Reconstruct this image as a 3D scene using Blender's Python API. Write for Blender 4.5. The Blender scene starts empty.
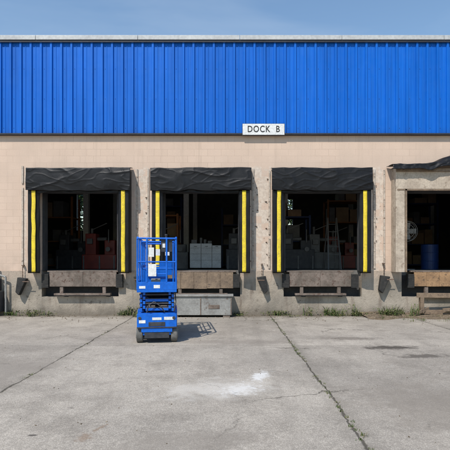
import bpy, math, random
from mathutils import Vector, Matrix, noise
random.seed(11)
sc = bpy.context.scene
sc.view_settings.view_transform = 'Standard'
sc.view_settings.look = 'None'
sc.view_settings.exposure = 0

# ---------------------------------------------------------------- node helpers
class NT:
    def __init__(s, name):
        s.m = bpy.data.materials.new(name); s.m.use_nodes = True
        s.t = s.m.node_tree; s.n = s.t.nodes; s.l = s.t.links
        s.b = s.n['Principled BSDF']
        g = s.n.new('ShaderNodeNewGeometry'); s.pos = g.outputs['Position']
        sp = s.n.new('ShaderNodeSeparateXYZ'); s.l.new(s.pos, sp.inputs[0])
        s.x, s.y, s.z = sp.outputs
    def put(s, sock, v):
        if v is None: return
        if isinstance(v, (int, float)):
            sock.default_value = v
        elif isinstance(v, (tuple, list)):
            v = tuple(v)
            if sock.type == 'RGBA' and len(v) == 3: v = v + (1,)
            sock.default_value = v
        else: s.l.new(v, sock)
    def math(s, op, a, b=None, c=None, clamp=False):
        n = s.n.new('ShaderNodeMath'); n.operation = op; n.use_clamp = clamp
        s.put(n.inputs[0], a); s.put(n.inputs[1], b)
        if c is not None: s.put(n.inputs[2], c)
        return n.outputs[0]
    def noise(s, scale, detail=4, rough=.55, vec=None, out='Fac', dist=0):
        n = s.n.new('ShaderNodeTexNoise'); s.l.new(vec or s.pos, n.inputs['Vector'])
        n.inputs['Scale'].default_value = scale; n.inputs['Detail'].default_value = detail
        n.inputs['Roughness'].default_value = rough; n.inputs['Distortion'].default_value = dist
        return n.outputs[out]
    def vor(s, scale, feature='DISTANCE_TO_EDGE', vec=None):
        n = s.n.new('ShaderNodeTexVoronoi'); n.feature = feature
        s.l.new(vec or s.pos, n.inputs['Vector']); n.inputs['Scale'].default_value = scale
        return n.outputs['Distance']
    def rng(s, v, a, b, c=0., d=1., smooth=True):
        n = s.n.new('ShaderNodeMapRange'); n.interpolation_type = 'SMOOTHSTEP' if smooth else 'LINEAR'
        s.put(n.inputs[0], v)
        for i, k in enumerate((a, b, c, d)): s.put(n.inputs[i+1], k)
        return n.outputs[0]
    def mix(s, f, a, b, mode='MIX'):
        n = s.n.new('ShaderNodeMix'); n.data_type = 'RGBA'; n.blend_type = mode
        s.put(n.inputs[0], f); s.put(n.inputs[6], a); s.put(n.inputs[7], b)
        return n.outputs[2]
    def comb(s, x, y, z):
        n = s.n.new('ShaderNodeCombineXYZ')
        s.put(n.inputs[0], x); s.put(n.inputs[1], y); s.put(n.inputs[2], z)
        return n.outputs[0]
    def white(s, vec):
        n = s.n.new('ShaderNodeTexWhiteNoise'); n.noise_dimensions = '3D'; s.l.new(vec, n.inputs[0])
        return n.outputs['Value']
    def bump(s, h, strength=.3, dist=.02, nrm=None):
        n = s.n.new('ShaderNodeBump'); n.inputs['Strength'].default_value = strength
        n.inputs['Distance'].default_value = dist; s.l.new(h, n.inputs['Height'])
        if nrm: s.l.new(nrm, n.inputs['Normal'])
        return n.outputs[0]
    def gray(s, v):
        return s.comb(v, v, v)
    def out(s, col, rough=.8, nrm=None, metal=0, spec=.4):
        s.put(s.b.inputs['Base Color'], col); s.put(s.b.inputs['Roughness'], rough)
        s.put(s.b.inputs['Metallic'], metal); s.put(s.b.inputs['Specular IOR Level'], spec)
        if nrm: s.l.new(nrm, s.b.inputs['Normal'])
        return s.m

def worn(name, c1, c2, rough=.7, scale=3, metal=0, fine=25, bumpk=.15, dirt=None, thr=(.5, .7), spec=.4):
    t = NT(name)
    c = t.mix(t.rng(t.noise(scale, 6), .3, .7), c1, c2)
    f = t.rng(t.noise(fine, 5), .25, .75, .78, 1.15, False)
    c = t.mix(1, c, t.gray(f), 'MULTIPLY')
    if dirt: c = t.mix(t.rng(t.noise(scale*2.3, 8, .65), *thr), c, dirt)
    return t.out(c, rough, t.bump(t.noise(fine, 6), bumpk, .02), metal, spec)

# ---------------------------------------------------------------- mesh helpers
class Acc:
    def __init__(s): s.v = []; s.f = []
    def box(s, x0, x1, y0, y1, z0, z1, M=None):
        b = len(s.v)
        for z in (z0, z1):
            for (x, y) in ((x0, y0), (x1, y0), (x1, y1), (x0, y1)):
                p = Vector((x, y, z)); s.v.append(M @ p if M else p)
        s.f += [(b, b+3, b+2, b+1), (b+4, b+5, b+6, b+7), (b, b+1, b+5, b+4), (b+1, b+2, b+6, b+5), (b+2, b+3, b+7, b+6), (b+3, b, b+4, b+7)]
        return s
    def cyl(s, p0, p1, r, seg=12, r1=None):
        p0 = Vector(p0); p1 = Vector(p1); d = (p1-p0).normalized()
        u = d.orthogonal().normalized(); w = d.cross(u); b = len(s.v); r1 = r if r1 is None else r1
        for p, rr in ((p0, r), (p1, r1)):
            for i in range(seg):
                a = 2*math.pi*i/seg
                s.v.append(p + u*math.cos(a)*rr + w*math.sin(a)*rr)
        for i in range(seg):
            j = (i+1) % seg; s.f.append((b+i, b+j, b+seg+j, b+seg+i))
        s.f.append(tuple(b+i for i in reversed(range(seg)))); s.f.append(tuple(b+seg+i for i in range(seg)))
        return s
    def tube(s, pts, r, seg=8):
        for a, c in zip(pts[:-1], pts[1:]): s.cyl(a, c, r, seg)
        return s
    def beam(s, p0, p1, w, h):
        p0 = Vector(p0); p1 = Vector(p1); d = p1-p0; L = d.length
        M = Matrix.Translation(p0) @ d.to_track_quat('Y', 'Z').to_matrix().to_4x4()
        return s.box(-w/2, w/2, 0, L, -h/2, h/2, M)
    def grid(s, fn, nu, nv):
        b = len(s.v)
        for j in range(nv+1):
            for i in range(nu+1): s.v.append(Vector(fn(i/nu, j/nv)))
        for j in range(nv):
            for i in range(nu):
                a = b+j*(nu+1)+i; s.f.append((a, a+1, a+nu+2, a+nu+1))
        return s

def empty(name, loc=(0, 0, 0)):
    o = bpy.data.objects.new(name, None); sc.collection.objects.link(o); o.location = loc; o.empty_display_size = .3
    return o
def mk(acc, name, mat, parent=None, bevel=0, smooth=False, solid=0):
    me = bpy.data.meshes.new(name); me.from_pydata([tuple(v) for v in acc.v], [], acc.f); me.update()
    me.materials.append(mat)
    if smooth:
        for p in me.polygons: p.use_smooth = True
    o = bpy.data.objects.new(name, me); sc.collection.objects.link(o)
    if parent: o.parent = parent
    if solid:
        m = o.modifiers.new('s', 'SOLIDIFY'); m.thickness = solid
    if bevel:
        m = o.modifiers.new('b', 'BEVEL'); m.width = bevel; m.segments = 2; m.limit_method = 'ANGLE'
    return o

# ---------------------------------------------------------------- materials
F = 1.33      # dock floor height
def mat_blocks():
    t = NT('painted_block')
    n = t.n.new('ShaderNodeTexBrick'); t.l.new(t.comb(t.math('ADD', t.x, 50), t.math('ADD', t.z, .07), 0), n.inputs['Vector'])
    n.inputs['Scale'].default_value = 1; n.inputs['Brick Width'].default_value = .406; n.inputs['Row Height'].default_value = .203
    n.inputs['Mortar Size'].default_value = .006; n.inputs['Mortar Smooth'].default_value = .6; n.inputs['Bias'].default_value = 0
    n.inputs['Color1'].default_value = (.60, .455, .355, 1); n.inputs['Color2'].default_value = (.635, .485, .38, 1)
    n.inputs['Mortar'].default_value = (.46, .34, .26, 1)
    c = t.mix(t.rng(t.noise(.6, 6), .35, .7), n.outputs['Color'], (.58, .445, .35))
    c = t.mix(1, c, t.gray(t.rng(t.noise(40, 5), .2, .8, .92, 1.06, False)), 'MULTIPLY')
    c = t.mix(1, c, t.gray(t.rng(t.noise(1.1, 7, .65), .3, .7, .94, 1.04, False)), 'MULTIPLY')
    # rain streaks
    sv = t.comb(t.math('MULTIPLY', t.x, 6), 0, t.math('MULTIPLY', t.z, .35))
    c = t.mix(t.math('MULTIPLY', t.rng(t.noise(1, 6, .6, sv), .52, .78), .30), c, (.36, .28, .215))
    # scars beside the dock shelters: bare / repaired strips
    scar = None
    wx = t.math('ADD', t.x, t.math('MULTIPLY', t.math('SUBTRACT', t.noise(5, 4), .5), .16))
    for (cx, hw) in ((-6.22, .10), (-2.65, .24), (.93, .34), (4.47, .22)):
        m = t.rng(t.math('ABSOLUTE', t.math('SUBTRACT', wx, cx)), hw, hw-.06)
        scar = m if scar is None else t.math('MAXIMUM', scar, m)
    scar = t.math('MULTIPLY', scar, t.rng(t.math('ADD', t.z, t.math('MULTIPLY', t.noise(4, 3), .2)), 4.62, 4.5))
    blk = t.white(t.comb(t.math('FLOOR', t.math('MULTIPLY', t.x, 4.2)), 0, t.math('FLOOR', t.math('DIVIDE', t.math('ADD', t.z, .07), .203))))
    s2 = t.math('MULTIPLY', scar, t.rng(t.math('ADD', t.noise(7, 6, .65), t.math('MULTIPLY', blk, .35)), .55, .68))
    c = t.mix(t.math('MULTIPLY', s2, .60), c, t.mix(t.rng(t.noise(11, 4), .4, .6), (.52, .46, .39), (.68, .61, .52)))
    s3 = t.math('MULTIPLY', scar, t.rng(t.noise(8, 5, .65), .60, .68))
    c = t.mix(t.math('MULTIPLY', s3, .65), c, (.28, .21, .16))
    # splash dirt
    d = t.math('MULTIPLY', t.rng(t.z, 2.1, 1.3), t.rng(t.noise(3, 6), .4, .7))
    c = t.mix(t.math('MULTIPLY', d, .4), c, (.3, .25, .2))
    b = t.bump(n.outputs['Fac'], -.6, .01); b = t.bump(t.noise(60, 5), .25, .01, b)
    return t.out(c, .85, b, 0, .3)

def mat_found():
    t = NT('foundation_concrete')
    c = t.mix(t.rng(t.noise(1.3, 7, .6), .35, .68), (.40, .345, .28), (.25, .22, .18))
    c = t.mix(t.rng(t.noise(4, 8, .7), .56, .7), c, (.14, .115, .09))
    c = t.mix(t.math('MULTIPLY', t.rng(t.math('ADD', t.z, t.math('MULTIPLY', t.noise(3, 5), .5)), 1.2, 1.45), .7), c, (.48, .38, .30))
    sv = t.comb(t.math('MULTIPLY', t.x, 5), 0, t.math('MULTIPLY', t.z, .8))
    c = t.mix(t.math('MULTIPLY', t.rng(t.noise(1, 6, .6, sv), .5, .75), .65), c, (.17, .13, .10))
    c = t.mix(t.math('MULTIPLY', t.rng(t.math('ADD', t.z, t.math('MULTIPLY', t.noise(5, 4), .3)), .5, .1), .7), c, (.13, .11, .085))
    c = t.mix(1, c, t.gray(t.rng(t.noise(50, 5), .2, .8, .8, 1.15, False)), 'MULTIPLY')
    return t.out(c, .9, t.bump(t.noise(18, 8, .65), .5, .03), 0, .2)

def mat_clad():
    t = NT('blue_cladding')
    pan = t.white(t.comb(t.math('FLOOR', t.math('DIVIDE', t.x, .915)), 3, 0))
    c = t.mix(pan, (.002, .112, .50), (.004, .130, .56))
    sv = t.comb(t.math('MULTIPLY', t.x, 9), 0, t.math('MULTIPLY', t.z, .45))
    st = t.noise(1, 6, .6, sv)
    c = t.mix(1, c, t.gray(t.rng(st, .25, .75, .78, 1.12, False)), 'MULTIPLY')
    c = t.mix(t.math('MULTIPLY', t.rng(t.noise(2.2, 7, .65), .5, .8), .12), c, (.05, .20, .55))
    c = t.mix(t.math('MULTIPLY', t.rng(t.math('ADD', t.z, t.math('MULTIPLY', st, .6)), 5.95, 5.6), .45), c, (.01, .05, .25))
    return t.out(c, t.rng(t.noise(5, 4), .3, .7, .45, .62), t.bump(t.noise(1.5, 2), .2, .04), 0, .2)

def mat_ground():
    t = NT('concrete_yard')
    base = t.mix(t.rng(t.noise(.32, 8, .6), .32, .68), (.44, .39, .325), (.32, .285, .24))
    slab = t.white(t.comb(t.math('FLOOR', t.math('DIVIDE', t.math('ADD', t.x, 2.8), 4)), t.math('FLOOR', t.math('DIVIDE', t.y, 5)), 1))
    base = t.mix(1, base, t.gray(t.rng(slab, 0, 1, .90, 1.06, False)), 'MULTIPLY')
    base = t.mix(t.math('MULTIPLY', t.rng(t.noise(1.6, 9, .68), .42, .72), .6), base, (.215, .188, .155))
    base = t.mix(t.math('MULTIPLY', t.rng(t.noise(2.7, 8, .7, dist=.6), .55, .72), .4), base, (.50, .455, .39))
    base = t.mix(1, base, t.gray(t.rng(t.noise(16, 7, .75), .25, .75, .78, 1.20, False)), 'MULTIPLY')
    ag = t.rng(t.vor(70, 'F1'), .15, .6, 1.18, .80)
    base = t.mix(1, base, t.gray(ag), 'MULTIPLY')
    pits = t.rng(t.noise(45, 3, .5), .67, .74)
    base = t.mix(t.math('MULTIPLY', pits, .6), base, (.10, .085, .07))
    drip = t.rng(t.noise(5.5, 3, .5), .70, .76)
    base = t.mix(t.math('MULTIPLY', drip, .5), base, (.10, .088, .072))
    tv = t.comb(t.math('MULTIPLY', t.x, 2.2), t.math('MULTIPLY', t.y, .12), 0)
    base = t.mix(t.math('MULTIPLY', t.rng(t.noise(1, 6, .6, tv), .5, .72), .38), base, (.19, .168, .14))
    w1 = t.math('MULTIPLY', t.math('SUBTRACT', t.noise(.8, 3), .5), .16)
    w2 = t.math('MULTIPLY', t.math('SUBTRACT', t.noise(9, 4), .5), .07)
    wx = t.math('ADD', t.math('ADD', t.math('ADD', t.x, 2.8), w1), w2)
    wy = t.math('ADD', t.math('ADD', t.y, w2), t.math('MULTIPLY', w1, .5))
    jx = t.math('PINGPONG', wx, 2); jy = t.math('PINGPONG', wy, 2.5)
    lx = t.rng(jx, t.rng(t.noise(3, 3), .35, .65, .012, .030), .005); ly = t.math('MULTIPLY', t.rng(jy, .016, .005), .45)
    halo = t.math('MULTIPLY', t.rng(jx, .22, .0), t.rng(t.noise(4, 6), .35, .65))
    base = t.mix(t.math('MULTIPLY', halo, .45), base, (.17, .15, .12))
    wv = t.n.new('ShaderNodeVectorMath'); wv.operation = 'ADD'
    sc_ = t.n.new('ShaderNodeVectorMath'); sc_.operation = 'SCALE'; sc_.inputs['Scale'].default_value = .9
    t.l.new(t.noise(1.1, 5, .6, out='Color'), sc_.inputs[0]); t.l.new(t.pos, wv.inputs[0]); t.l.new(sc_.outputs[0], wv.inputs[1])
    ck = t.rng(t.vor(.26, vec=wv.outputs[0]), .0045, .001)
    ck = t.math('MULTIPLY', ck, t.rng(t.noise(.22, 2), .46, .56))
    line = t.math('MAXIMUM', t.math('MAXIMUM', lx, ly), t.math('MULTIPLY', ck, .8))
    base = t.mix(t.math('MULTIPLY', line, .85), base, (.055, .048, .036))
    def blot(cx, cy, rx, ry, ang, col, k, nz=5, lo=1.05, hi=.55, amp=1.0):
        nonlocal base
        ca, sa = math.cos(ang), math.sin(ang)
        dx = t.math('SUBTRACT', t.x, cx); dy = t.math('SUBTRACT', t.y, cy)
        u = t.math('DIVIDE', t.math('ADD', t.math('MULTIPLY', dx, ca), t.math('MULTIPLY', dy, sa)), rx)
        v = t.math('DIVIDE', t.math('SUBTRACT', t.math('MULTIPLY', dy, ca), t.math('MULTIPLY', dx, sa)), ry)
        d = t.math('SQRT', t.math('ADD', t.math('MULTIPLY', u, u), t.math('MULTIPLY', v, v)))
        d = t.math('ADD', d, t.math('MULTIPLY', t.math('SUBTRACT', t.noise(nz, 8, .7), .5), amp*1.6))
        base = t.mix(t.math('MULTIPLY', t.rng(d, lo, hi), k), base, col)
    blot(.12, -7.95, .36, .26, .6, (.68, .67, .64), .65, 9, 1.1, .1, 2.6)           # white powder spill
    blot(.42, -7.3, .16, .34, -.3, (.70, .69, .66), .70, 9, 1.1, .1, 2.4)
    blot(-.15, -7.9, .9, .5, .25, (.58, .54, .48), .5, 4, 1.1, .2, 1.8)
    blot(-1.33, -9.5, .08, .13, 0, (.20, .13, .08), .55, 20, 1.1, .3, 2.4)          # brown dirt
    blot(-1.25, -9.25, .03, .14, -.4, (.20, .13, .08), .55, 20, 1.1, .3, 2.4)
    blot(-1.82, -9.45, .05, .03, 0, (.06, .05, .045), .8, 9)
    blot(3.0, -5.2, .62, .20, .05, (.065, .055, .045), .9, 6, 1.1, .4, 1.6)       # dark oil patches
    blot(3.3, -5.95, .50, .20, .1, (.085, .072, .06), .8, 6, 1.1, .4, 1.6)
    blot(2.5, -4.2, .8, .22, 0, (.13, .11, .09), .65, 6, 1.1, .4, 1.6)
    blot(-1.4, -3.3, .9, 1.2, 0, (.20, .175, .145), .4, 3)
    blot(2.3, -8.6, 1.0, 1.2, .3, (.215, .185, .15), .55, 3, 1.2, .3, 1.6)
    blot(3.9, -7.2, 1.0, .7, .1, (.20, .17, .14), .5, 3, 1.2, .3, 1.6)
    blot(-3.6, -7.0, 1.2, .9, .3, (.24, .21, .175), .5, 2)
    blot(-.4, -9.6, .9, .35, .2, (.23, .20, .165), .5, 4, 1.2, .3, 1.6)
    blot(.2, -4.6, 1.6, .3, 0, (.21, .18, .15), .45, 3, 1.2, .3, 1.6)
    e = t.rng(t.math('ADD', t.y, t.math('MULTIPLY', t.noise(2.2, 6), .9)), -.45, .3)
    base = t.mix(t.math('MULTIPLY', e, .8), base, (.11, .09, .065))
    h = t.math('SUBTRACT', t.noise(35, 6, .7), t.math('MULTIPLY', line, 1.5))
    return t.out(base, .92, t.bump(h, .45, .012), 0, .2)

M = {}
M['block'] = mat_blocks(); M['found'] = mat_found(); M['clad'] = mat_clad(); M['ground'] = mat_ground()
M['cap'] = worn('roof_cap', (.50, .51, .50), (.42, .43, .43), .5, 1, fine=12, bumpk=.05)
M['flash'] = worn('dark_flashing', (.03, .035, .05), (.02, .02, .025), .6)
M['vinyl'] = worn('black_vinyl', (.006, .006, .007), (.011, .011, .012), .46, 4, fine=30, bumpk=.12, dirt=(.028, .026, .024), thr=(.58, .85), spec=.25)
M['yellow'] = worn('yellow_vinyl', (.78, .60, .03), (.66, .48, .04), .55, 5, dirt=(.25, .2, .06), thr=(.58, .75))
M['strip'] = worn('furring_strip', (.55, .48, .40), (.40, .33, .27), .8, 6, dirt=(.14, .10, .07), thr=(.55, .68))
M['rust'] = worn('rusty_steel', (.16, .10, .07), (.09, .065, .05), .75, 5, dirt=(.26, .19, .14), thr=(.5, .7))
M['rustgray'] = worn('worn_grey_steel', (.21, .165, .135), (.12, .095, .075), .6, 4, dirt=(.09, .055, .04), thr=(.50, .66))
M['galv'] = worn('grey_painted_steel', (.30, .295, .275), (.22, .215, .20), .6, 3, dirt=(.13, .10, .08), thr=(.55, .72))
M['dull'] = worn('dull_grey_steel', (.15, .15, .15), (.10, .10, .10), .5, 3)
M['rubber'] = worn('rubber', (.02, .02, .02), (.035, .033, .03), .85, 6, dirt=(.08, .07, .06), thr=(.55, .75))
M['ply'] = worn('plywood', (.36, .22, .115), (.25, .15, .08), .8, 4, dirt=(.12, .08, .05), thr=(.52, .66))
M['wood'] = worn('old_timber', (.25, .18, .12), (.16, .115, .08), .85, 6, dirt=(.08, .06, .05), thr=(.55, .7))
M['cream'] = worn('cream_board', (.50, .42, .33), (.38, .31, .24), .8, 3, dirt=(.20, .145, .10), thr=(.55, .72))
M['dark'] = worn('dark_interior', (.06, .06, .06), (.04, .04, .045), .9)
M['intwall'] = worn('interior_wall', (.16, .155, .15), (.12, .12, .118), .9)
M['floor'] = worn('interior_floor', (.20, .19, .175), (.12, .115, .105), .5)
M['white'] = worn('white_paint', (.75, .75, .73), (.66, .66, .64), .5, dirt=(.4, .38, .34), thr=(.6, .8))
M['colm'] = worn('column_paint', (.7, .7, .68), (.6, .6, .58), .6)
M['black'] = worn('black_paint', (.015, .015, .015), (.02, .02, .02), .6)
M['lift'] = worn('blue_machine_paint', (.002, .105, .50), (.004, .125, .57), .38, 4, fine=18, bumpk=.05, dirt=(.02, .05, .15), thr=(.60, .78), spec=.35)
M['liftdk'] = worn('dark_machine_parts', (.025, .028, .035), (.05, .05, .055), .55, 8)
M['tire'] = worn('grey_tire', (.16, .155, .145), (.10, .097, .09), .85, 8)
M['red'] = worn('red_paint', (.24, .03, .02), (.16, .02, .015), .45)
M['orange'] = worn('orange_paint', (.30, .12, .035), (.24, .09, .03), .6)
M['blueint'] = worn('dark_blue_paint', (.01, .04, .16), (.01, .03, .11), .5)
M['card'] = worn('cardboard', (.32, .22, .13), (.24, .16, .10), .85)
M['cabinet'] = worn('cabinet_grey', (.66, .67, .68), (.55, .56, .57), .45)
M['roof'] = worn('roof_membrane', (.2, .2, .2), (.15, .15, .15), .9)
def mat_leaf(name, a, b, c):
    t = NT(name)
    col = t.mix(t.rng(t.noise(2.5, 3), .35, .65), a, b); col = t.mix(t.rng(t.noise(23, 2), .5, .62), col, c)
    m = t.out(col, .6, None, 0, .3); return m
M['grass'] = mat_leaf('weed_green', (.045, .08, .018), (.08, .11, .03), (.20, .17, .08))
M['leaf'] = mat_leaf('tree_leaf', (.03, .06, .015), (.05, .09, .022), (.07, .10, .025))
M['bark'] = worn('bark', (.10, .075, .05), (.06, .045, .03), .9, 8)
def mat_soil():
    t = NT('soil')
    c = t.mix(t.rng(t.noise(4, 8, .7), .35, .65), (.20, .15, .10), (.10, .075, .05))
    c = t.mix(t.rng(t.noise(30, 4), .58, .66), c, (.34, .29, .22))
    return t.out(c, .95, t.bump(t.noise(25, 8, .7), .7, .03), 0, .2)
M['soil'] = mat_soil()

# ---------------------------------------------------------------- ground
g = Acc(); g.grid(lambda u, v: (-400+800*u, -400+800*v, 0), 8, 8)
mk(g, 'concrete_yard_ground', M['ground'])

# ---------------------------------------------------------------- building
B = empty('warehouse_building')
XL, XR, YB = -21.0, 25.0, 15.0
doors = [(-5.68, -3.36), (-2.04, .31), (1.62, 3.98), (5.18, 7.6)]
def openwall(x0, x1, y0, y1, z0, z1, ops):
    a = Acc(); cur = x0
    for (ox0, ox1, oz0, oz1) in sorted(ops):
        a.box(cur, ox0, y0, y1, z0, z1)
        if oz0 > z0: a.box(ox0, ox1, y0, y1, z0, oz0)
        if oz1 < z1: a.box(ox0, ox1, y0, y1, oz1, z1)
        cur = ox1
    a.box(cur, x1, y0, y1, z0, z1)
    return a
mk(openwall(XL, XR, 0, .25, F, 5.5, [(a, b, F, 3.78) for a, b in doors]), 'block_wall', M['block'], B)
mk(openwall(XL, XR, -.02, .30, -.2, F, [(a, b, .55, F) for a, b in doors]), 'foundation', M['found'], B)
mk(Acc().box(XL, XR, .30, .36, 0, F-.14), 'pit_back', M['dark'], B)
mk(Acc().box(XL+.3, XR-.3, .301, YB, F-.14, F), 'floor_slab', M['floor'], B)
mk(Acc().box(XL, XR, .005, .25, 5.5, 8.2), 'upper_wall', M['intwall'], B)
bw = [(-9.75, -9.15, 3.6, 5.9), (3.4, 4.0, 3.6, 5.6)]
mk(openwall(XL, XR, YB, YB+.25, 0, 8.2, bw), 'rear_wall', M['intwall'], B)
mk(Acc().box(XL, XL+.25, .25, YB, 0, 8.2).box(XR-.25, XR, .25, YB, 0, 8.2), 'side_walls', M['intwall'], B)
mk(Acc().box(XL+.01, XR-.01, .02, YB+.2, 7.95, 8.1), 'roof', M['roof'], B)
pitch = .305; pts = []
x = XL
prof = [(0, 0), (.040, 0), (.052, -.045), (.110, -.045), (.122, 0), (.205, 0), (.212, -.010), (.226, -.010), (.233, 0)]
while x < XR:
    for (dx, dy) in prof: pts.append((x+dx, -.075+dy))
    x += pitch
a = Acc()
for i, (px, py) in enumerate(pts): a.v += [Vector((px, py, 5.46)), Vector((px, py, 8.22))]
for i in range(len(pts)-1): a.f.append((2*i, 2*i+2, 2*i+3, 2*i+1))
mk(a, 'corrugated_cladding', M['clad'], B)
fa = Acc()
x = XL
while x < XR:
    for z in (5.62, 6.5, 7.4, 8.08): fa.cyl((x+.17, -.075, z), (x+.17, -.085, z), .007, 6)
    x += pitch
mk(fa, 'cladding_screws', M['liftdk'], B)
mk(Acc().box(XL-.02, XR+.02, -.125, -.003, 5.415, 5.458), 'drip_flashing', M['flash'], B)
a = Acc(); x = XL-.05
while x < XR:
    a.box(x, min(x+3.04, XR+.05), -.175, .27, 8.235, 8.37); x += 3.05
mk(a, 'roof_cap', M['cap'], B, .008)
mk(Acc().box(XL, XR, -.15, -.122, 8.17, 8.234), 'cap_drip', M['flash'], B)
a = Acc()
for (x0, x1) in doors:
    a.box(x0-.002, x0+.06, .02, .28, F, 3.78).box(x1-.06, x1+.002, .02, .28, F, 3.78).box(x0+.06, x1-.06, .02, .28, 3.70, 3.778)
mk(a, 'door_frames', M['dark'], B)
a = Acc()
for (x0, x1) in doors:
    a.cyl((x0+.05, .55, 4.05), (x1-.05, .55, 4.05), .2, 16).box(x0-.06, x0, .3, .36, F, 4.1).box(x1, x1+.06, .3, .36, F, 4.1)
mk(a, 'rolled_door', M['dull'], B)
a = Acc()
for cx in (-15, -10.2, -6.25, -1.9, 2.4, 6.6, 11, 16):
    for cy in (6, 11): a.box(cx-.11, cx+.11, cy-.11, cy+.11, F, 7.5)
mk(a, 'interior_columns', M['colm'], B)
a = Acc()
for cy in (2.5, 6, 8.5, 11):
    a.box(XL+.3, XR-.3, cy-.06, cy+.06, 7.45, 7.55).box(XL+.3, XR-.3, cy-.06, cy+.06, 6.75, 6.83)
    k = XL+.3
    while k < XR-1:
        a.beam((k, cy, 6.8), (k+.6, cy, 7.5), .05, .05); a.beam((k+.6, cy, 7.5), (k+1.2, cy, 6.8), .05, .05); k += 1.2
mk(a, 'roof_trusses', M['dark'], B)
a = Acc()
for cx, z0, z1, w in ((-6.26, 1.45, 4.5, .05), (-2.47, 1.4, 4.42, .055), (-2.80, 1.45, 4.4, .045), (.70, 1.4, 4.42, .06), (1.19, 1.4, 4.42, .05), (4.36, 1.4, 4.40, .06), (4.66, 1.4, 4.38, .045)):
    z = z0
    while z < z1:
        L = random.uniform(.5, 1.3)
        a.box(cx-w/2+random.uniform(-.006, .006), cx+w/2, -.03, -.001, z, min(z+L, z1)); z += L+random.choice((.01, .01, .12))
mk(a, 'furring_strips', M['strip'], B, .003)
a = Acc()
for cx in (-2.55, .62, 1.12, 4.42, .82):
    for k in range(9):
        if random.random() < .45: continue
        z = 1.6+k*.32+random.uniform(-.12, .12)
        a.cyl((cx+random.uniform(-.07, .07), -.002, z), (cx, -.03, z), .013, 8)
mk(a, 'anchor_bolts', M['rust'], B)

# ---------------------------------------------------------------- dock shelters
def shelter(x0, x1, seed):
    E = empty('dock_shelter'); P = -.35; top = 4.36; hb = 3.70
    fr = Acc()
    for s, xe in ((1, x0), (-1, x1)):
        fr.box(min(xe, xe+s*.06), max(xe, xe+s*.06), P+.06, -.03, 1.28, top-.04)
    mk(fr, 'side_boards', M['vinyl'], E)
    pad = Acc(); yel = Acc()
    for s, xe in ((1, x0), (-1, x1)):
        def q(u, v, s=s, xe=xe):
            w = .33+.015*noise.noise((v*5+seed, u, 2))
            n = noise.noise((u*3+seed, v*9, s))*.012
            return (xe + s*(u*w), P + n + .05*u*u, 1.27+v*(3.74-1.27))
        pad.grid(q, 8, 40)
        def r(u, v, s=s, xe=xe):
            o = .010*noise.noise((v*6+seed, 5, s))
            return (xe+s*(.115+.115*u+o), P-.020+.006*noise.noise((v*9, seed, s)), 1.30+v*(3.70-1.30))
        yel.grid(r, 3, 40)
    mk(pad, 'side_curtains', M['vinyl'], E, smooth=True, solid=.02)
    mk(yel, 'guide_stripes', M['yellow'], E, smooth=True, solid=.004)
    hd = Acc()
    def ridge(a, b, c): return 1-abs(noise.noise((a, b, c)))*2.2
    def h(u, v):
        x = x0-.04+u*(x1-x0+.08)
        sag = noise.noise((x*1.4, seed, 0))*.025
        if v < .3:
            k = v/.3; y = -.03+(P-.02+.03)*k; z = 4.42-.06*k+sag*k
        else:
            k = (v-.3)/.7; y = P-.02-.03*math.sin(k*2.6); z = 4.36+sag-(4.36-hb+.03*noise.noise((x*2.2, seed, 7)))*k
        droop = .5*math.sin(x*2.4+seed)+.3*noise.noise((x*1.1, seed, 4))
        r1 = ridge(x*.8+seed, v*2.6+droop*.5, seed)**4*.018
        r2 = ridge(x*1.9, v*5-droop*.8+seed, 3)**6*.009
        sw = noise.noise((x*1.0, v*1.6, seed+2))*.022 + noise.noise((x*4.5, v*.7, seed+5))*.006
        w = min(1, v*4)
        return (x, y-(max(r1, 0)+max(r2, 0)+abs(sw))*w, z+noise.noise((x*3, v*3, seed+9))*.015*w)
    hd.grid(h, 170, 60)
    mk(hd, 'head_curtain', M['vinyl'], E, smooth=True, solid=.012)
    hm = Acc()
    hm.grid(lambda u, v: (x0+.02+u*(x1-x0-.04), P+.03+.02*noise.noise((u*14, v, seed)), 3.78-v*(.14+.035*noise.noise((u*9, 0, seed)))), 80, 6)
    mk(hm, 'head_hem', M['vinyl'], E, smooth=True, solid=.01)
    tb = Acc(); tb.beam((x0+.03, P+.08, 4.30), (x1-.03, P+.08, 4.30), .05, .05).beam((x0+.06, -.03, 4.34), (x0+.06, P, 4.30), .05, .05).beam((x1-.06, -.03, 4.34), (x1-.06, P, 4.30), .05, .05)
    mk(tb, 'frame_rails', M['wood'], E)
shelter(-5.95, -2.97, 1.3); shelter(-2.30, .59, 5.1); shelter(1.27, 4.15, 9.7)

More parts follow.
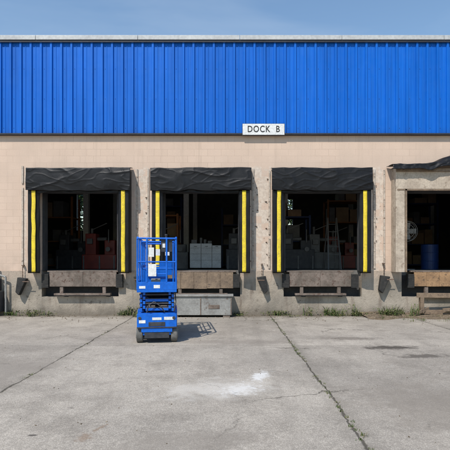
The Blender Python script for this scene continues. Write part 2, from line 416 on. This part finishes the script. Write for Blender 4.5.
E = empty('torn_dock_shelter')
a = Acc(); a.box(4.86, 4.92, -.42, -.03, 1.3, 4.36).box(4.92, 5.12, -.42, -.38, 1.3, 3.72).box(7.75, 7.95, -.42, -.03, 1.3, 4.36)
mk(a, 'side_post', M['cream'], E, .004)
a = Acc(); a.box(4.921, 7.749, -.42, -.385, 3.74, 4.33)
mk(a, 'header_board', M['cream'], E, .004)
a = Acc(); a.box(4.86, 7.95, -.46, -.421, 4.24, 4.335).box(5.13, 5.19, -.425, -.36, 1.3, 3.735).box(4.9, 7.8, -.425, -.36, 3.69, 3.738)
mk(a, 'frame_timber', M['wood'], E, .004)
def tarp(u, v):
    x = 4.72+u*3.4
    rise = .14*math.exp(-((x-6.25)/.28)**2) + .32*math.exp(-((x-6.75)/.35)**2) + .05*u
    n = noise.noise((x*3, v*3, 2))*.05+noise.noise((x*9, v*7, 5))*.015
    if v < .6:
        k = v/.6; y = -.02-.52*k; z = 4.47+rise*(.4+.6*math.sin(k*3.0))-.03*k
    else:
        k = (v-.6)/.4; y = -.54-.04*k; z = 4.44+rise*.45-(.15+.07*noise.noise((x*2.5, 0, 4)))*k
    return (x+n*.3, y-abs(n), z+n*.5)
mk(Acc().grid(tarp, 110, 30), 'loose_tarp', M['vinyl'], E, smooth=True, solid=.01)

# ---------------------------------------------------------------- dock levelers
def leveler(x0, x1, matl, lipz=.84, style=0):
    E = empty('dock_leveler')
    a = Acc(); a.box(x0, x1, -.07, .302, F-.035, F+.004)
    mk(a, 'deck_plate', M['rustgray'], E, .004)
    a = Acc(); n = 5 if style else 2; w = (x1-x0-.16)/n
    for i in range(n):
        a.box(x0+.08+i*w+.003, x0+.08+(i+1)*w-.003, -.105-random.uniform(0, .008), -.072, lipz+random.uniform(-.01, .01)*style, F-.04)
    mk(a, 'lip_plate', matl, E, .004)
    a = Acc()
    k = x0+.15
    while k < x1-.1: a.box(k, k+.03, -.02, .29, F-.17, F-.037); k += .31
    a.box(x0, x1, .05, .09, F-.30, F-.17)
    mk(a, 'beams', M['rust'], E)
    a = Acc()
    for bx in (x0-.13, x1-.09):
        for k in range(9): a.box(bx, bx+.2, -.16+.003*(k % 2), -.022, F-.50+k*.045, F-.50+k*.045+.041)
    mk(a, 'rubber_bumpers', M['rubber'], E, .004)
    a = Acc(); a.box(x0+.25, x1-.25, -.19, -.022, .60, .66); a.box(x0+.4, x0+.5, -.12, -.022, .66, lipz-.02).box(x1-.5, x1-.4, -.12, -.022, .66, lipz-.02)
    mk(a, 'lip_keeper', M['rustgray'], E, .004)
leveler(-5.50, -3.32, M['rustgray'], .86)
leveler(-1.95, .18, M['wood'], .80, 1)
leveler(1.70, 3.72, M['rustgray'], .86)
leveler(5.44, 7.5, M['ply'], .86, 1)

E = empty('steel_dock_platform')
a = Acc(); a.box(-1.78, .06, -.62, -.03, .06, .60)
mk(a, 'body', M['galv'], E, .012)
a = Acc(); a.box(-1.82, .10, -.66, -.025, .602, .64)
mk(a, 'tread', M['galv'], E, .006)
a = Acc()
for x in (-1.77, -.86, .02): a.box(x, x+.03, -.632, -.621, .07, .59)
a.box(-.62, -.30, -.632, -.621, .25, .36); a.box(-1.70, -1.5, -.60, -.05, .0, .059).box(-.2, .0, -.60, -.05, .0, .059)
mk(a, 'ribs', M['rustgray'], E, .003)

def chock(x, z, flip=1):
    E = empty('wheel_chock', (x, 0, 0))
    a = Acc()
    for y in (-.22, -.04):
        a.v += [Vector((-.16*flip, y, z+.38)), Vector((.11*flip, y, z+.42)), Vector((.17*flip, y, z-.02)), Vector((.07*flip, y, z-.12))]
    a.f = [(0, 1, 2, 3), (7, 6, 5, 4), (0, 4, 5, 1), (1, 5, 6, 2), (2, 6, 7, 3), (3, 7, 4, 0)]
    mk(a, 'wedge', M['rubber'], E, .018)
    a = Acc()
    for k in range(8):
        zz = z+.40+k*.045
        a.beam((0, -.10+.01*(k % 2), zz), (0, -.10, zz+.05), .022 if k % 2 else .01, .01 if k % 2 else .022)
    a.box(-.03, .03, -.11, -.021, z+.76, z+.79)
    a.box(-.09*flip-.04, -.09*flip+.16, -.226, -.2205, z+.28, z+.31)
    mk(a, 'chain', M['rust'], E)
chock(.96, .76); chock(4.62, .78, -1); chock(-6.22, .72, -1); chock(-2.72, .78)
E = empty('utility_meter', (-7.0, -.02, 0))
a = Acc(); a.box(-.28, .22, -.32, -.02, .12, .72).box(-.20, .12, -.24, -.02, .75, 1.1); mk(a, 'housing', M['liftdk'], E, .015)
a = Acc(); a.cyl((.30, -.14, 0), (.30, -.14, 1.15), .03).cyl((.30, -.14, 1.15), (.0, -.14, 1.25), .03).cyl((0, -.14, 1.1), (0, -.14, 1.5), .035).cyl((-.05, -.25, .93), (-.05, -.30, .93), .08, 16)
for k in range(5): a.box(-.25, .19, -.335, -.321, .2+k*.1, .23+k*.1)
mk(a, 'pipes', M['galv'], E, .002)

# ---------------------------------------------------------------- sign
E = empty('dock_sign', (1.005, -.145, 5.565))
mk(Acc().box(-.625, .625, 0, .012, -.165, .165), 'panel', M['white'], E, .004)
mk(Acc().box(-.635, .635, .0125, .02, -.175, .175), 'backing', M['liftdk'], E)
tc = bpy.data.curves.new('lettering', 'FONT'); tc.body = 'DOCK  B'; tc.size = .27; tc.extrude = .0015; tc.align_x = 'CENTER'; tc.align_y = 'CENTER'; tc.space_character = 1.15; tc.offset = .003
to = bpy.data.objects.new('lettering', tc); sc.collection.objects.link(to); to.parent = E
to.location = (0, -.003, 0); to.rotation_euler = (math.pi/2, 0, 0); to.scale = (.80, 1, 1); tc.materials.append(M['black'])

# ---------------------------------------------------------------- scissor lift
S = empty('scissor_lift', (-1.43, -4.80, 0))
b = Acc(); d = Acc(); w = Acc(); wh = Acc(); gy = Acc()
b.box(-.27, .27, .06, 1.78, .16, .46)
b.box(-.385, .385, .03, .11, .30, .58)           # end bumper panel
b.box(-.36, .36, .11, .34, .44, .59)
b.box(-.30, .30, .035, .10, .22, .30)
b.box(-.385, .385, 1.70, 1.78, .28, .56)
for s in (-1, 1):
    b.box(min(s*.275, s*.40), max(s*.275, s*.40), .44, 1.36, .15, .62)
    b.box(min(s*.27, s*.39), max(s*.27, s*.39), .11, .42, .38, .44)
    b.box(min(s*.27, s*.39), max(s*.27, s*.39), 1.38, 1.70, .38, .44)
    d.box(min(s*.30, s*.37), max(s*.30, s*.37), .50, 1.30, .07, .12)
    for y in (.22, 1.58):
        w.cyl((s*.275, y, .16), (s*.40, y, .16), .16, 28)
        gy.cyl((s*.401, y, .16), (s*.412, y, .16), .085, 20)
        d.cyl((s*.20, y, .16), (s*.274, y, .16), .05, 10)
    d.cyl((s*.33, .028, .50), (s*.33, .015, .50), .03, 12)
d.box(-.24, .24, .045, .058, .10, .22)
d.box(-.16, .16, .02, .0295, .34, .42)
d.box(-.385, .385, .022, .0295, .30, .325)
# ladder at far end
for s in (-1, 1): gy.box(s*.20-.014, s*.20+.014, 1.84, 1.865, .14, .98)
for z in (.2, .42, .66, .88): gy.box(-.186, .186, 1.83, 1.88, z, z+.025)
for s in (-1, 1): gy.box(s*.20-.012, s*.20+.012, 1.781, 1.84, .40, .43)
# scissor stack
for i in range(4):
    z = .655+i*.09
    for s in (-1, 1):
        b.beam((s*.31, .10, z), (s*.31, 1.66, z+.05), .045, .065)
        b.beam((s*.25, .10, z+.05), (s*.25, 1.66, z), .045, .065)
    for y in (.14, .90, 1.64): d.cyl((-.345, y, z+.03), (.345, y, z+.03), .022, 10)
    if i % 2 == 0: b.box(-.225, .225, .11, .16, z-.02, z+.03)
d.beam((0, .4, .62), (0, 1.4, .86), .10, .10)
d.box(-.2, .2, .5, 1.3, .47, .60)
# platform
b.box(-.385, .385, .0, 1.82, 1.005, 1.055); d.box(-.37, .37, .02, 1.80, 1.0555, 1.065)
for s in (-1, 1): b.box(min(s*.372, s*.388), max(s*.372, s*.388), .0, 1.82, 1.056, 1.21)
b.box(-.37, .37, 1.80, 1.82, 1.056, 1.21); b.box(-.37, .37, .0, .015, 1.056, 1.21)
R = .019
def rails(xh, y0, y1, zt, zm, ny):
    for s in (-1, 1):
        b.tube([(s*xh, y0, 1.06), (s*xh, y0, zt-.05), (s*xh, y0+.05, zt), (s*xh, y1-.05, zt), (s*xh, y1, zt-.05), (s*xh, y1, 1.06)], R)
        b.cyl((s*xh, y0, zm), (s*xh, y1, zm), R*.85, 8)
        for k in range(1, ny): b.cyl((s*xh, y0+(y1-y0)*k/ny, 1.06), (s*xh, y0+(y1-y0)*k/ny, zt), R, 8)
rails(.375, .015, 1.80, 2.08, 1.60, 3)
rails(.325, .60, 1.74, 2.03, 1.52, 2)
for (xh, y, zt, zm) in ((.375, .015, 2.06, 1.60), (.375, 1.80, 2.06, 1.60), (.325, 1.74, 2.02, 1.52), (.325, .60, 2.02, 1.46)):
    b.cyl((-xh, y, zt), (xh, y, zt), R, 8); b.cyl((-xh, y, zm), (xh, y, zm), R*.85, 8)
for xg in (-.19, .19): b.cyl((xg, .012, 1.2), (xg, .012, 2.06), R, 8)
b.cyl((-.19, .012, 1.36), (.19, .012, 1.36), R*.8, 8)
b.box(-.17, .17, .72, .76, 1.07, 1.50)
b.box(.02, .30, 1.45, 1.70, 1.30, 1.62); b.box(-.34, -.10, 1.5, 1.72, 1.07, 1.42)
d.box(.08, .30, .04, .22, 1.80, 2.04); d.cyl((.18, .12, 2.04), (.18, .12, 2.13), .018, 8); d.cyl((.18, .12, 2.12), (.18, .12, 2.15), .028, 8)
wh.box(-.155, -.055, -.012, -.008, 1.70, 1.88); wh.box(-.165, -.01, -.03, -.009, 1.32, 1.56)
wh.box(.11, .16, .032, .0395, 1.88, 1.96); wh.box(-.34, -.22, .0-.004, -.0005, 1.08, 1.13)
wh.box(.14, .33, .024, .0295, .46, .52); wh.box(-.345, -.22, .024, .0295, .40, .46)
wh.box(-.09, .09, .024, .0295, .46, .51)
wh.box(-.06, .06, -.0035, -.0005, 1.085, 1.15)
for k in range(3): wh.box(-.30+k*.22, -.20+k*.22, 1.775, 1.782, 1.75, 1.9)
wh.box(.3885, .392, .6, .95, 1.09, 1.17); wh.box(.401, .404, .62, .98, .38, .48)
gy.box(-.12, .06, .25, .45, 1.066, 1.26)
d.tube([(.33, .06, .62), (.37, .10, .8), (.36, .2, .98)], .012)
d.tube([(-.2, .05, .60), (-.16, .03, .75), (-.05, .05, .82), (.08, .03, .72), (.15, .06, .62)], .012)
mk(b, 'frame_and_rails', M['lift'], S, .004); mk(d, 'dark_parts', M['liftdk'], S, .003); mk(w, 'wheels', M['tire'], S, .018)
mk(wh, 'placards', M['white'], S); mk(gy, 'ladder_and_hubs', M['galv'], S, .003)
S.rotation_euler = (0, 0, math.radians(7.5))

# ---------------------------------------------------------------- interior contents
E = empty('metal_cabinet', (-1.48, 3.0, F))
a = Acc(); dk = Acc()
xx = 0
for (wd, h) in ((.42, .95), (.40, .95), (.34, .88)):
    x = xx; xx += wd
    a.box(x, x+wd-.01, 0, .6, .05, h); dk.box(x+.03, x+wd-.04, -.006, -.001, .1, .101)
    for z in (.33, .56, .78): dk.box(x+.01, x+wd-.02, -.004, -.001, z, z+.008)
    dk.box(x+wd/2-.05, x+wd/2+.05, -.03, -.005, .83, .85)
mk(a, 'body', M['cabinet'], E, .01); mk(dk, 'drawer_gaps', M['dull'], E)
E = empty('workbench_clutter', (-1.48, 3.0, F+.95)); a = Acc()
a.box(.05, .25, .1, .4, .001, .14).cyl((.4, .2, .001), (.4, .2, .22), .05).cyl((.55, .25, .001), (.55, .25, .16), .06).box(.66, .8, .1, .3, .001, .1)
mk(a, 'cans_and_boxes', M['dull'], E)
def rack(x, y, wd, h, seed):
    r = random.Random(seed); E = empty('storage_rack', (x, y, F)); a = Acc(); c = Acc(); c2 = Acc()
    for xx in (0, wd):
        for yy in (0, .9): a.box(xx-.04, xx+.04, yy-.03, yy+.03, 0, h)
    z = .1
    while z < h:
        a.box(0, wd, -.02, .92, z, z+.05); k = .08
        while k < wd-.4:
            bw_ = r.uniform(.25, .6); hh = r.uniform(.25, .75)
            if r.random() > .2: (c if r.random() > .5 else c2).box(k, min(k+bw_, wd-.05), .05, .8, z+.051, z+.05+hh)
            k += bw_+.06
        z += 1.0
    mk(a, 'frame', M['orange'] if seed % 2 else M['blueint'], E); mk(c, 'boxes', M['card'], E, .01); mk(c2, 'bins', M['dull'], E, .01)
rack(-8.6, 5.2, 2.0, 3.0, 1); rack(-4.9, 9.5, 2.4, 3.6, 2); rack(-3.2, 4.4, 1.1, 2.2, 3); rack(1.9, 5.0, 1.4, 2.2, 4); rack(4.6, 7.5, 2.2, 3.2, 5); rack(7.6, 8.5, 2.6, 3.3, 6); rack(-.4, 9.0, 2.2, 3.0, 8); rack(-12, 8, 2.4, 3, 9)
def machine(x, y, seed):
    r = random.Random(seed); E = empty('workshop_machine', (x, y, F)); a = Acc(); c = Acc()
    a.box(0, 1.3, 0, .7, .0, .55+.1*(seed % 3)).box(.1, .5, .1, .6, .0, 1.35).box(.8, 1.2, .2, .5, .0, 1.1-.15*(seed % 2))
    for lx in (.05, .65, 1.2): c.box(lx, lx+.05, -.03, -.001, 0, .5)
    c.cyl((.5, .35, 1.15), (.85, .35, 1.15), .07).cyl((1.0, .05, 1.0), (1.0, .05, 1.5), .02).box(.2, .4, -.03, .099, .95, 1.15).cyl((.3, .3, 1.35), (.3, .3, 1.55+.1*(seed % 2)), .05).beam((.3, .3, 1.5), (.9, .2, 1.75), .03, .03)
    c.cyl((1.0, -.02, .75), (1.0, -.06, .75), .09, 16)
    mk(a, 'body', [M['red'], M['dull'], M['liftdk'], M['blueint']][seed % 4], E, .02); mk(c, 'fittings', M['dull'], E, .005)
machine(-5.6, 3.4, 0); machine(-6.9, 4.2, 2); machine(-4.6, 5.0, 3); machine(1.9, 3.4, 2); machine(3.0, 3.8, 1); machine(4.1, 5.4, 0); machine(-.15, 3.2, 2); machine(-2.9, 3.6, 1)
E = empty('step_ladder', (3.55, 2.6, F)); a = Acc()
for s in (0, .45): a.beam((s, 0, 0), (s*.7+.07, .45, 1.9), .05, .03).beam((s, .95, 0), (s*.7+.07, .5, 1.9), .04, .03)
for k in range(6): a.box(.02+k*.012, .44-k*.012, .02+k*.075, .12+k*.075, .25+k*.28, .27+k*.28)
mk(a, 'frame', M['dull'], E)
E = empty('industrial_fan', (5.95, 1.6, F)); a = Acc(); c = Acc()
a.cyl((0, 0, 0), (0, 0, .03), .28, 24).cyl((0, 0, .03), (0, 0, 1.0), .025)
for k in range(20):
    t0 = 2*math.pi*k/20; t1 = 2*math.pi*(k+1)/20
    for rr, yy in ((.34, 0), (.34, -.12), (.22, -.15)): a.cyl((rr*math.cos(t0), yy, 1.3+rr*math.sin(t0)), (rr*math.cos(t1), yy, 1.3+rr*math.sin(t1)), .008, 6)
    a.cyl((.34*math.cos(t0), 0, 1.3+.34*math.sin(t0)), (0, -.17, 1.3), .004, 5)
c.cyl((0, .1, 1.3), (0, -.15, 1.3), .09, 16)
for k in range(4):
    Mx = Matrix.Translation((0, -.05, 1.3)) @ Matrix.Rotation(k*math.pi/2, 4, 'Y') @ Matrix.Rotation(.4, 4, 'X')
    c.box(-.08, .08, -.005, .005, .08, .30, Mx)
mk(a, 'cage_and_stand', M['galv'], E); mk(c, 'blades', M['galv'], E)
E = empty('steel_drum', (6.2, 2.4, F)); a = Acc()
a.cyl((.9, 0, 0), (.9, 0, .88), .29, 28).cyl((.9, 0, .28), (.9, 0, .31), .30, 28).cyl((.9, 0, .58), (.9, 0, .61), .30, 28)
mk(a, 'body', M['blueint'], E, .01)

# ---------------------------------------------------------------- soil & debris along wall
def soil(u, v):
    x = 3.9+u*9; y = -.03-v*(1.0+.35*noise.noise((x*1.3, 0, 1)))
    h = .09*(1-v)**1.2*(1+.8*noise.noise((x*2, y*2, 0)))+.02*noise.noise((x*9, y*9, 3))*(1-v)
    return (x, y, max(.006, h) if v < .98 else -.01)
mk(Acc().grid(soil, 160, 24), 'soil_bank', M['soil'], smooth=True)
E = empty('scrap_timber'); a = Acc()
for (p, q, wd, h) in (((5.5, -.35, .62), (7.3, -.30, .60), .14, .045), ((5.6, -.30, .12), (7.1, -.42, .14), .12, .05), ((5.3, -.6, .08), (5.9, -.25, .22), .09, .03), ((6.2, -.5, .2), (7.4, -.25, .24), .10, .04)):
    a.beam(p, q, h, wd)
a.box(5.6, 5.7, -.40, -.25, .1, .57).box(7.0, 7.1, -.40, -.25, .1, .57)
mk(a, 'planks', M['wood'], E, .004)

# ---------------------------------------------------------------- weeds
def blades(a, cx, cy, n, spread, h, z0=0, rnd=random):
    for _ in range(n):
        x = cx+rnd.gauss(0, spread); y = min(cy+rnd.gauss(0, spread*.6), -.03) if cy > -1.2 else cy+rnd.gauss(0, spread)
        hh = h*rnd.uniform(.4, 1.1); an = rnd.uniform(0, 6.28); ln = rnd.uniform(.1, .75)*hh; wd = max(.003, min(.010, hh*.05))*rnd.uniform(.7, 1.4)
        dx, dy = math.cos(an), math.sin(an); px, py = -dy*wd, dx*wd; b = len(a.v)
        a.v += [Vector((x-px, y-py, z0)), Vector((x+px, y+py, z0)), Vector((x+dx*ln*.35+px*.8, y+dy*ln*.35+py*.8, z0+hh*.6)), Vector((x+dx*ln*.35-px*.8, y+dy*ln*.35-py*.8, z0+hh*.6)), Vector((x+dx*ln, y+dy*ln, z0+hh))]
        a.f += [(b, b+1, b+2, b+3), (b+3, b+2, b+4)]
def broad(a, cx, cy, n, spread, h, rnd=random):
    for _ in range(n):
        x = cx+rnd.gauss(0, spread); y = min(cy+rnd.gauss(0, spread*.4), -.05); z = rnd.uniform(.02, h)
        r = rnd.uniform(.012, .035); an = rnd.uniform(0, 6.28); ti = rnd.uniform(-.6, .6)
        d_ = Vector((math.cos(an), math.sin(an), ti)).normalized(); s_ = Vector((-math.sin(an), math.cos(an), rnd.uniform(-.4, .4)))
        p = Vector((x, y, z)); b = len(a.v)
        a.v += [p-d_*r*1.4, p+s_*r*.6, p+d_*r*1.4, p-s_*r*.6]; a.f.append((b, b+1, b+2, b+3))
W = Acc()
y = -13.0
while y < -.9:
    jx = 1.2+random.uniform(-.03, .03)
    if noise.noise((y*1.1, 3, 0)) > -.15: blades(W, jx, y, random.randint(6, 20), .018, random.uniform(.015, .045))
    y += random.uniform(.06, .22)
y = -9.0
while y < -.9:
    if noise.noise((y*1.3, 8, 0)) > .12: blades(W, -2.8+random.uniform(-.03, .03), y, random.randint(4, 14), .02, random.uniform(.015, .04))
    y += random.uniform(.08, .3)
for (x0, x1, n, h) in ((-6.6, -5.3, 8, .16), (-3.4, -2.3, 7, .24), (.15, 1.1, 5, .12), (1.3, 2.2, 6, .14), (2.3, 3.4, 9, .26), (3.5, 4.6, 12, .30), (4.6, 5.6, 11, .30), (5.6, 12, 28, .2), (-12, -6.6, 20, .2)):
    for _ in range(n):
        cx = random.uniform(x0, x1); cy = -.06-abs(random.gauss(0, .2)) - (.2 if x0 > 3.4 else 0)*random.random()
        blades(W, cx, cy, random.randint(5, 24), random.uniform(.03, .10), h*random.uniform(.3, 1.4))
        if random.random() < .7: broad(W, cx, cy, 36, .10, h*random.uniform(.4, 1.2))
for _ in range(30):
    blades(W, random.uniform(4.2, 7.5), random.uniform(-1.6, -.5), random.randint(6, 20), .05, .08)
mk(W, 'weeds', M['grass'])
a = Acc()
for _ in range(700):
    x = random.uniform(-7, 8); y = -abs(random.gauss(0, .6))-.05
    if random.random() < .35: y = random.uniform(-11, -1)
    r = random.uniform(.005, .018) if y > -2 else random.uniform(.003, .009)
    Mx = Matrix.Translation((x, y, r*.4)) @ Matrix.Rotation(random.uniform(0, 3), 4, 'Z') @ Matrix.Rotation(random.uniform(0, .6), 4, 'X')
    a.box(-r, r, -r*.7, r*.7, -r*.4, r*.4, Mx)
mk(a, 'gravel', M['soil'], bevel=.002)

# ---------------------------------------------------------------- trees behind the building
def tree(x, y, h, seed):
    r = random.Random(seed); E = empty('tree', (x, y, 0)); t = Acc(); l = Acc()
    t.cyl((0, 0, 0), (.1, 0, h*.45), .22, 10, .14); cl = []
    for k in range(16):
        an = r.uniform(0, 6.28); rr = r.uniform(.4, h*.28); z = h*r.uniform(.3, .95); rr *= 1.15-abs(z/h-.6)
        p = Vector((rr*math.cos(an), rr*math.sin(an), z)); cl.append(p); t.cyl((.1*r.random(), 0, h*.3+z*.1), p, .07, 6, .015)
    for p in cl:
        for _ in range(300):
            o = Vector((r.gauss(0, 1), r.gauss(0, 1), r.gauss(0, .8)))*h*.07; q = p+o; s = r.uniform(.09, .2)
            d1 = Vector((r.gauss(0, 1), r.gauss(0, 1), r.gauss(0, 1))).normalized(); d2 = d1.orthogonal().normalized(); b = len(l.v)
            l.v += [q-d1*s, q+d2*s*.5, q+d1*s, q-d2*s*.5]; l.f.append((b, b+1, b+2, b+3))
    mk(t, 'trunk_and_limbs', M['bark'], E); mk(l, 'crown', M['leaf'], E)
for i, (x, y, h) in enumerate(((-12, 19.5, 8.5), (-15.5, 24, 9), (5, 19, 8), (9.5, 21, 7.5), (13.5, 23, 9), (-2, 24, 8.5), (-14, 21, 8.5), (30, 6, 7))): tree(x, y, h, i+3)

# ---------------------------------------------------------------- light
sd = Vector((-.36, -.66, 1)).normalized()
sl = bpy.data.lights.new('sun', 'SUN'); sl.energy = 4.6; sl.angle = math.radians(.6); sl.color = (1, .95, .88)
so = bpy.data.objects.new('sun', sl); sc.collection.objects.link(so); so.rotation_euler = sd.to_track_quat('Z', 'Y').to_euler(); so.location = (-10, -20, 30)
wd = bpy.data.worlds.new('World'); sc.world = wd; wd.use_nodes = True; nt = wd.node_tree
bg = nt.nodes['Background']; sk = nt.nodes.new('ShaderNodeTexSky'); sk.sky_type = 'NISHITA'; sk.sun_disc = False
sk.sun_elevation = math.asin(sd.z); sk.sun_rotation = math.atan2(sd.x, sd.y) % (2*math.pi); sk.dust_density = .1; sk.air_density = 1.6; sk.ozone_density = 5
tcn = nt.nodes.new('ShaderNodeTexCoord'); mp = nt.nodes.new('ShaderNodeMapping'); mp.inputs['Scale'].default_value = (1.2, 1.2, 4)
nz = nt.nodes.new('ShaderNodeTexNoise'); nz.inputs['Scale'].default_value = 1.6; nz.inputs['Detail'].default_value = 6; nz.inputs['Distortion'].default_value = .5
rg = nt.nodes.new('ShaderNodeMapRange'); rg.inputs[1].default_value = .48; rg.inputs[2].default_value = .8; rg.inputs[4].default_value = .30
mx = nt.nodes.new('ShaderNodeMix'); mx.data_type = 'RGBA'; mx.inputs[7].default_value = (4.2, 5.0, 6.0, 1)
L = nt.links.new
L(tcn.outputs['Generated'], mp.inputs[0]); L(mp.outputs[0], nz.inputs['Vector']); L(nz.outputs[0], rg.inputs[0]); L(rg.outputs[0], mx.inputs[0]); L(sk.outputs[0], mx.inputs[6]); L(mx.outputs[2], bg.inputs[0])
bg.inputs[1].default_value = .15

# ---------------------------------------------------------------- camera
cd = bpy.data.cameras.new('camera'); cd.lens = 36; cd.sensor_width = 36; cd.shift_x = -.011; cd.shift_y = .082; cd.clip_end = 2000
co = bpy.data.objects.new('camera', cd); sc.collection.objects.link(co); co.location = (0, -13.6, 1.6); co.rotation_euler = (math.pi/2, 0, 0)
sc.camera = co
